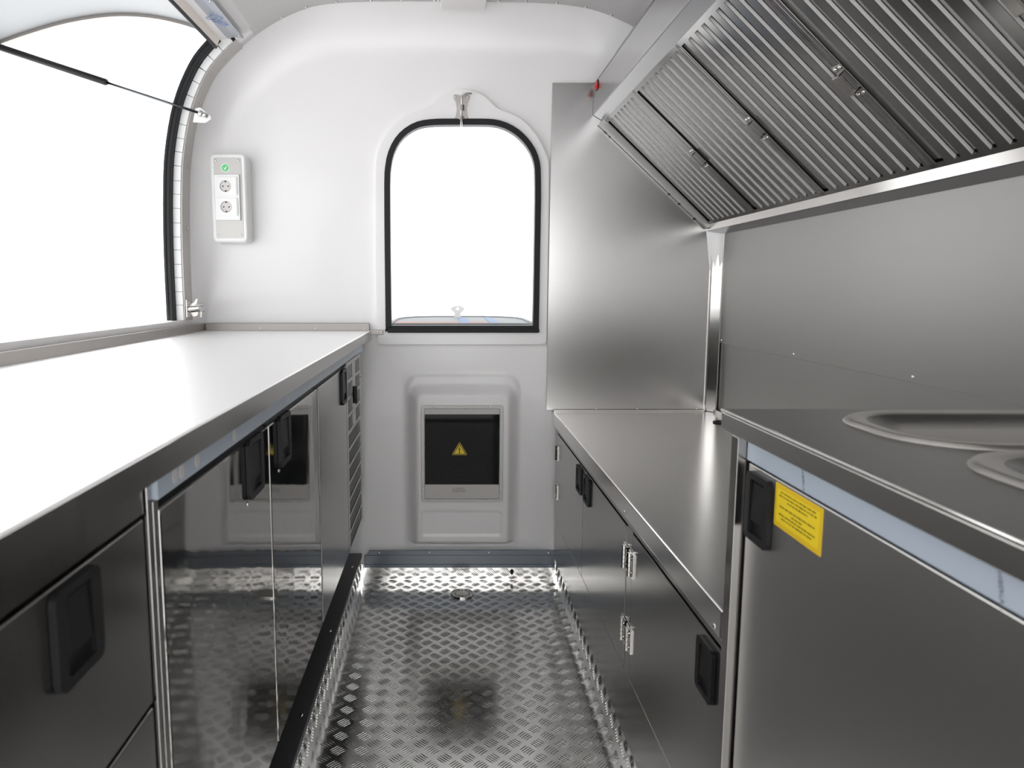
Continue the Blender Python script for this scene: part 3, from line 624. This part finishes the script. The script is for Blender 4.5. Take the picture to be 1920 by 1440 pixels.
obj('door_gap', bx(0.410, 0.424, -0.44, 0.961, 0.10, 0.8735), 'dark', sc)
d = obj('door', bx(XD, 0.4095, 0.18, 0.956, 0.105, 0.870), 'sink', sc, bevel=0.0015)
obj('door', bx(XD, 0.4095, -0.44, 0.176, 0.105, 0.870), 'sink', sc, bevel=0.0015)
latch(d, (XD-0.0005, 0.9125, 0.819), FNX, 0.070, 0.089)
lb = obj('yellow_label', bx(XD-0.0006, XD+0.0002, 0.760, 0.873, 0.8135, 0.8665), 'yel2', d, label='yellow printed information label')
def add_label(y0, y1, z0, z1, m, x, p, name): return obj(name, bx(x, x+0.0003, y0, y1, z0, z1), m, p)
add_label(0.7655, 0.8675, 0.8195, 0.8605, 'yel', XD-0.0008, d, 'label_field')
for zz, wd in ((0.8575, .90), (0.8530, .96), (0.8485, .52), (0.8400, .92), (0.8350, .26), (0.8305, .94), (0.8260, .80)):
    y = 0.8165 + 0.047*wd; yend = 0.8165 - 0.047*wd; bm = B()
    while y > yend:
        ln = random.uniform(0.004, 0.011); yy = max(y-ln, yend)
        while y > yy:
            hh = random.uniform(0.0006, 0.0011); box(bm, XD-0.0011, XD-0.0007, y-0.0009, y-0.0002, zz-hh, zz+hh); y -= 0.0012
        y -= 0.0014
    obj('print_line', bm, 'ink', d)
for yy in (0.805, 0.507):
    me = text_mesh('HIBERLAC', 0.0062, 'grey', 0.0001); inst('film_print', me, fs, (XD-0.0013, yy, 0.8835), (R(90), R(76), R(-90)))

# ------------------------------------------------------------------ floor drain
fd = thing('floor_drain', 'round steel floor drain in the tread plate near the end wall', 'drain', (DR[0], DR[1], 0))
obj('drain_rim', ring(B(), circ(*DR, 0.042, 28), circ(*DR, 0.036, 28), 0.0, 0.0055, 'z'), 'pol', fd, bevel=0.001)
holes = [circ(DR[0]+0.026*math.cos(R(30*k)), DR[1]+0.026*math.sin(R(30*k)), 0.0042, 8) for k in range(12)]
bm = B(); holed(bm, circ(*DR, 0.0358, 28), holes, 0.0015, 0.0040, 'z'); obj('drain_cover', bm, mat('drain_steel', (0.42, 0.38, 0.34), 0.35, 0.9), fd)
obj('drain_well', prism(B(), circ(*DR, 0.0355, 20), 0.0003, 0.0012, 'z'), 'dark', fd)

# ------------------------------------------------------------------ extractor hood with baffle filters
HY0, HY1 = 0.60, 2.684
ho = thing('extractor_hood', 'steel extractor hood sloping along the right wall above the low worktop', 'extractor hood', (0.75, 1.65, 1.3))
PA, PB = Vector((0.541, 1.683)), Vector((0.931, 1.320)); U = (PB-PA); UL = U.length; U.normalize(); N = Vector((-U.y, U.x)); N = N if N.y > 0 else -N
def hp(s, d=0.0): p = PA + (PB-PA)*s + N*d; return (p.x, p.y)
obj('hood_body', prism(B(), [(0.514, 1.705), hp(0.012, 0.02), hp(0.012, 0.055), hp(0.985, 0.055), hp(0.985, 0.004), (0.976, 1.322), (0.976, 1.60), (0.66, 1.885), (0.585, 1.915), (0.516, 1.80)], HY0, HY1), 'dark', ho)
obj('fascia', bx(0.509, 0.514, HY0, HY1, 1.701, 1.757), 'hood', ho, bevel=0.001)
obj('fascia_top', bx(0.5115, 0.517, HY0, HY1, 1.757, 1.809), 'hood', ho, bevel=0.001)
obj('fascia_cap', prism(B(), [(0.511, 1.809), (0.517, 1.805), (0.60, 1.925), (0.594, 1.93)], HY0, HY1), 'hood', ho) if False else obj('fascia_cap', bx(0.5115, 0.56, HY0, HY1, 1.806, 1.811), 'hood', ho)
obj('lower_lip', prism(B(), [(0.509, 1.7025), (0.553, 1.6765), (0.5555, 1.681), (0.512, 1.707)], HY0, HY1), 'lipst', ho, bevel=0.0008)
obj('rear_rail', prism(B(), [(0.9265, 1.3255), (0.9265, 1.3025), (0.932, 1.3025), (0.936, 1.332), (0.930, 1.331)], HY0, HY1), 'rail', ho, bevel=0.0008, label='bright polished lower rail of the hood')
obj('rear_rail_return', prism(B(), [(0.927, 1.3020), (0.977, 1.290), (0.977, 1.299), (0.940, 1.306)], HY0, HY1), 'hood', ho)
obj('end_frame', prism(B(), [hp(0.0, -0.020), hp(1.0, -0.014), hp(1.02, 0.03), hp(0.0, 0.03)], 2.660, 2.684), 'galv', ho, bevel=0.001)
screws(ho, [(hp(0.02)[0], 2.663, hp(0.02)[1]-0.012)], 0.004)
# dark sealant beads along the hood end
bm = B()
for k in range(9):
    s = 0.06 + 0.012*k; c = hp(s, -0.016); bmesh.ops.create_icosphere(bm, subdivisions=1, radius=random.uniform(0.003, 0.0055), matrix=Matrix.Translation((c[0], 2.680, c[1])))
for s in (0.66, 0.755, 0.9):
    c = hp(s, -0.014); bmesh.ops.create_icosphere(bm, subdivisions=1, radius=0.005, matrix=Matrix.Translation((c[0], 2.681, c[1])))
obj('sealant', bm, 'rubber', ho, label='smeared black sealant at the hood end')
sb = obj('rocker_switch', bx(0.5095, 0.512, 2.615, 2.645, 1.772, 1.803), 'plastic', ho, label='red rocker switch')
obj('rocker', prism(B(), [(0.5098, 1.776), (0.500, 1.776), (0.5085, 1.801), (0.5098, 1.801)], 2.618, 2.642), 'red', sb)
def hv(s, d, y): p = PA + (PB-PA)*s + N*d; return (p.x, y, p.y)
def hbox(bm, s0, s1, d0, d1, y0, y1):
    v = [bm.verts.new(hv(s, d, y)) for s, d, y in ((s0,d0,y0),(s1,d0,y0),(s1,d0,y1),(s0,d0,y1),(s0,d1,y0),(s1,d1,y0),(s1,d1,y1),(s0,d1,y1))]
    for f in ((0,3,2,1),(4,5,6,7),(0,1,5,4),(1,2,6,5),(2,3,7,6),(3,0,4,7)): bm.faces.new([v[i] for i in f])
    return bm
PIT = 0.0445; joints = [2.662, 2.268, 1.853, 1.438, 1.023, 0.608]
words = ['baffle filter at the far end of the hood, against the end wall', 'second baffle filter of the hood from the end wall', 'third baffle filter of the hood from the end wall', 'fourth baffle filter from the end wall, right edge of the photo', 'fifth baffle filter of the hood, nearest the viewer']
for k in range(5):
    ya, yb = joints[k+1]+0.0012, joints[k]-0.0012
    t = thing('baffle_filter', words[k], 'grease filter', hv(0.5, 0, (ya+yb)/2), group='baffle filters in the hood')
    bm = B(); hbox(bm, 0.012, 0.036, 0.0, 0.004, ya, yb); obj('top_band', bm, 'filt', t)
    bm = B(); hbox(bm, 0.966, 0.984, 0.0, 0.004, ya, yb); obj('bottom_band', bm, 'filt', t)
    bm = B(); hbox(bm, 0.012, 0.984, 0.0, 0.022, ya, ya+0.009); obj('side_frame', bm, 'filt', t, bevel=0.0015)
    bm = B(); hbox(bm, 0.012, 0.984, 0.0, 0.022, yb-0.009, yb); obj('side_frame', bm, 'filt', t, bevel=0.0015)
    yc = yb - 0.026; slots = []
    while yc - 0.010 > ya + 0.012: slots.append(yc); yc -= PIT
    edges_ = [yb-0.009] + [v for y in slots for v in (y+0.0092, y-0.0092)] + [ya+0.009]
    for i in range(0, len(edges_), 2):
        b_, a_ = edges_[i], edges_[i+1]
        if b_-a_ < 0.010: continue
        bm = B(); n0 = 0.0
        prof = [(a_+0.0034, 0.0090), (a_, 0.0005), (a_+0.0008, 0.0), (b_-0.0008, 0.0), (b_, 0.0005), (b_-0.0034, 0.0090)]
        P0 = [bm.verts.new(hv(0.036, d, y)) for y, d in prof]; P1 = [bm.verts.new(hv(0.966, d, y)) for y, d in prof]
        prof2 = [(a_+0.0046, 0.0090), (a_+0.0018, 0.0018), (b_-0.0018, 0.0018), (b_-0.0046, 0.0090)]
        Q0 = [bm.verts.new(hv(0.036, d, y)) for y, d in prof2]; Q1 = [bm.verts.new(hv(0.966, d, y)) for y, d in prof2]
        for A_, B_ in ((P0, P1), (Q1, Q0)):
            for j in range(len(A_)-1):
                f_ = bm.faces.new((A_[j], A_[j+1], B_[j+1], B_[j]))
                if A_ is P0 and j in (0, 4): f_.material_index = 1  # slanted lip faces take the painted sheen
        bm.faces.new((P0[0], Q0[0], Q1[0], P1[0])); bm.faces.new((P0[-1], P1[-1], Q1[-1], Q0[-1]))
        bm.faces.new((P0[0], P0[1], P0[2], P0[3], P0[4], P0[5], Q0[3], Q0[2], Q0[1], Q0[0])); bm.faces.new((P1[0], P1[1], P1[2], P1[3], P1[4], P1[5], Q1[3], Q1[2], Q1[1], Q1[0]))
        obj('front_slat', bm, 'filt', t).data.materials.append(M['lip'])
    for y in slots:
        bm = B(); prof = [(y+0.001, 0.0125), (y+0.002, 0.0115), (y+0.012, 0.0105), (y+0.0205, 0.0105), (y+0.0205, 0.0140), (y+0.001, 0.0140)]
        P0 = [bm.verts.new(hv(0.040, d, yy)) for yy, d in prof]; P1 = [bm.verts.new(hv(0.962, d, yy)) for yy, d in prof]
        for j in range(6): bm.faces.new((P0[j], P0[(j+1) % 6], P1[(j+1) % 6], P1[j]))
        bm.faces.new(P0); bm.faces.new(P1); obj('rear_slat', bm, 'galv', t)
# recessed pull clips across the filter joints
for y in joints[1:-1]:
    bm = B(); hbox(bm, 0.470, 0.500, -0.003, -0.0005, y-0.015, y+0.015); hbox(bm, 0.585, 0.615, -0.003, -0.0005, y-0.015, y+0.015)
    hbox(bm, 0.500, 0.585, -0.016, -0.013, y-0.006, y+0.016); hbox(bm, 0.498, 0.504, -0.016, -0.001, y-0.006, y+0.016); hbox(bm, 0.581, 0.587, -0.016, -0.001, y-0.006, y+0.016)
    c = obj('filter_clip', bm, mat('clip_steel', (0.20, 0.19, 0.18), 0.2, 1) if 'clip_steel' not in bpy.data.materials else bpy.data.materials['clip_steel'], ho, bevel=0.0012)
    e = Matrix(((0, U.x, 0), (0, 0, 0), (0, 0, 0)))
    for s in (0.482, 0.603):
        for dy in (-0.008, 0.008): inst('rivet', SCREW, c, hv(s, -0.003, y+dy), (0, R(90)-math.atan2(-N.y, -N.x)*0, 0) if False else Vector((-N.x, 0, -N.y)).to_track_quat('-Y', 'Z').to_euler(), (0.0042,)*3)

# small black scraps lying on the tread plate
for nm, lab, p, r in (('plastic_scrap', 'tiny black scrap stuck on the tread plate under the skirting', (0.243, 2.676, 0.030), 0.008), ('plastic_scrap', 'tiny black scrap lying on the tread plate at the lower left of the floor', (-0.245, 1.752, 0.003), 0.006)):
    bm = B(); bmesh.ops.create_icosphere(bm, subdivisions=2, radius=r)
    for v in bm.verts: v.co = Vector((v.co.x*random.uniform(0.5, 1.0), v.co.y*0.45, v.co.z*random.uniform(0.8, 1.3) if p[2] > 0.01 else v.co.z*0.35)) + Vector(p)
    o = obj(nm, bm, 'dark', None, origin=p); tag(o, lab, 'scrap', 'black scraps on the floor')
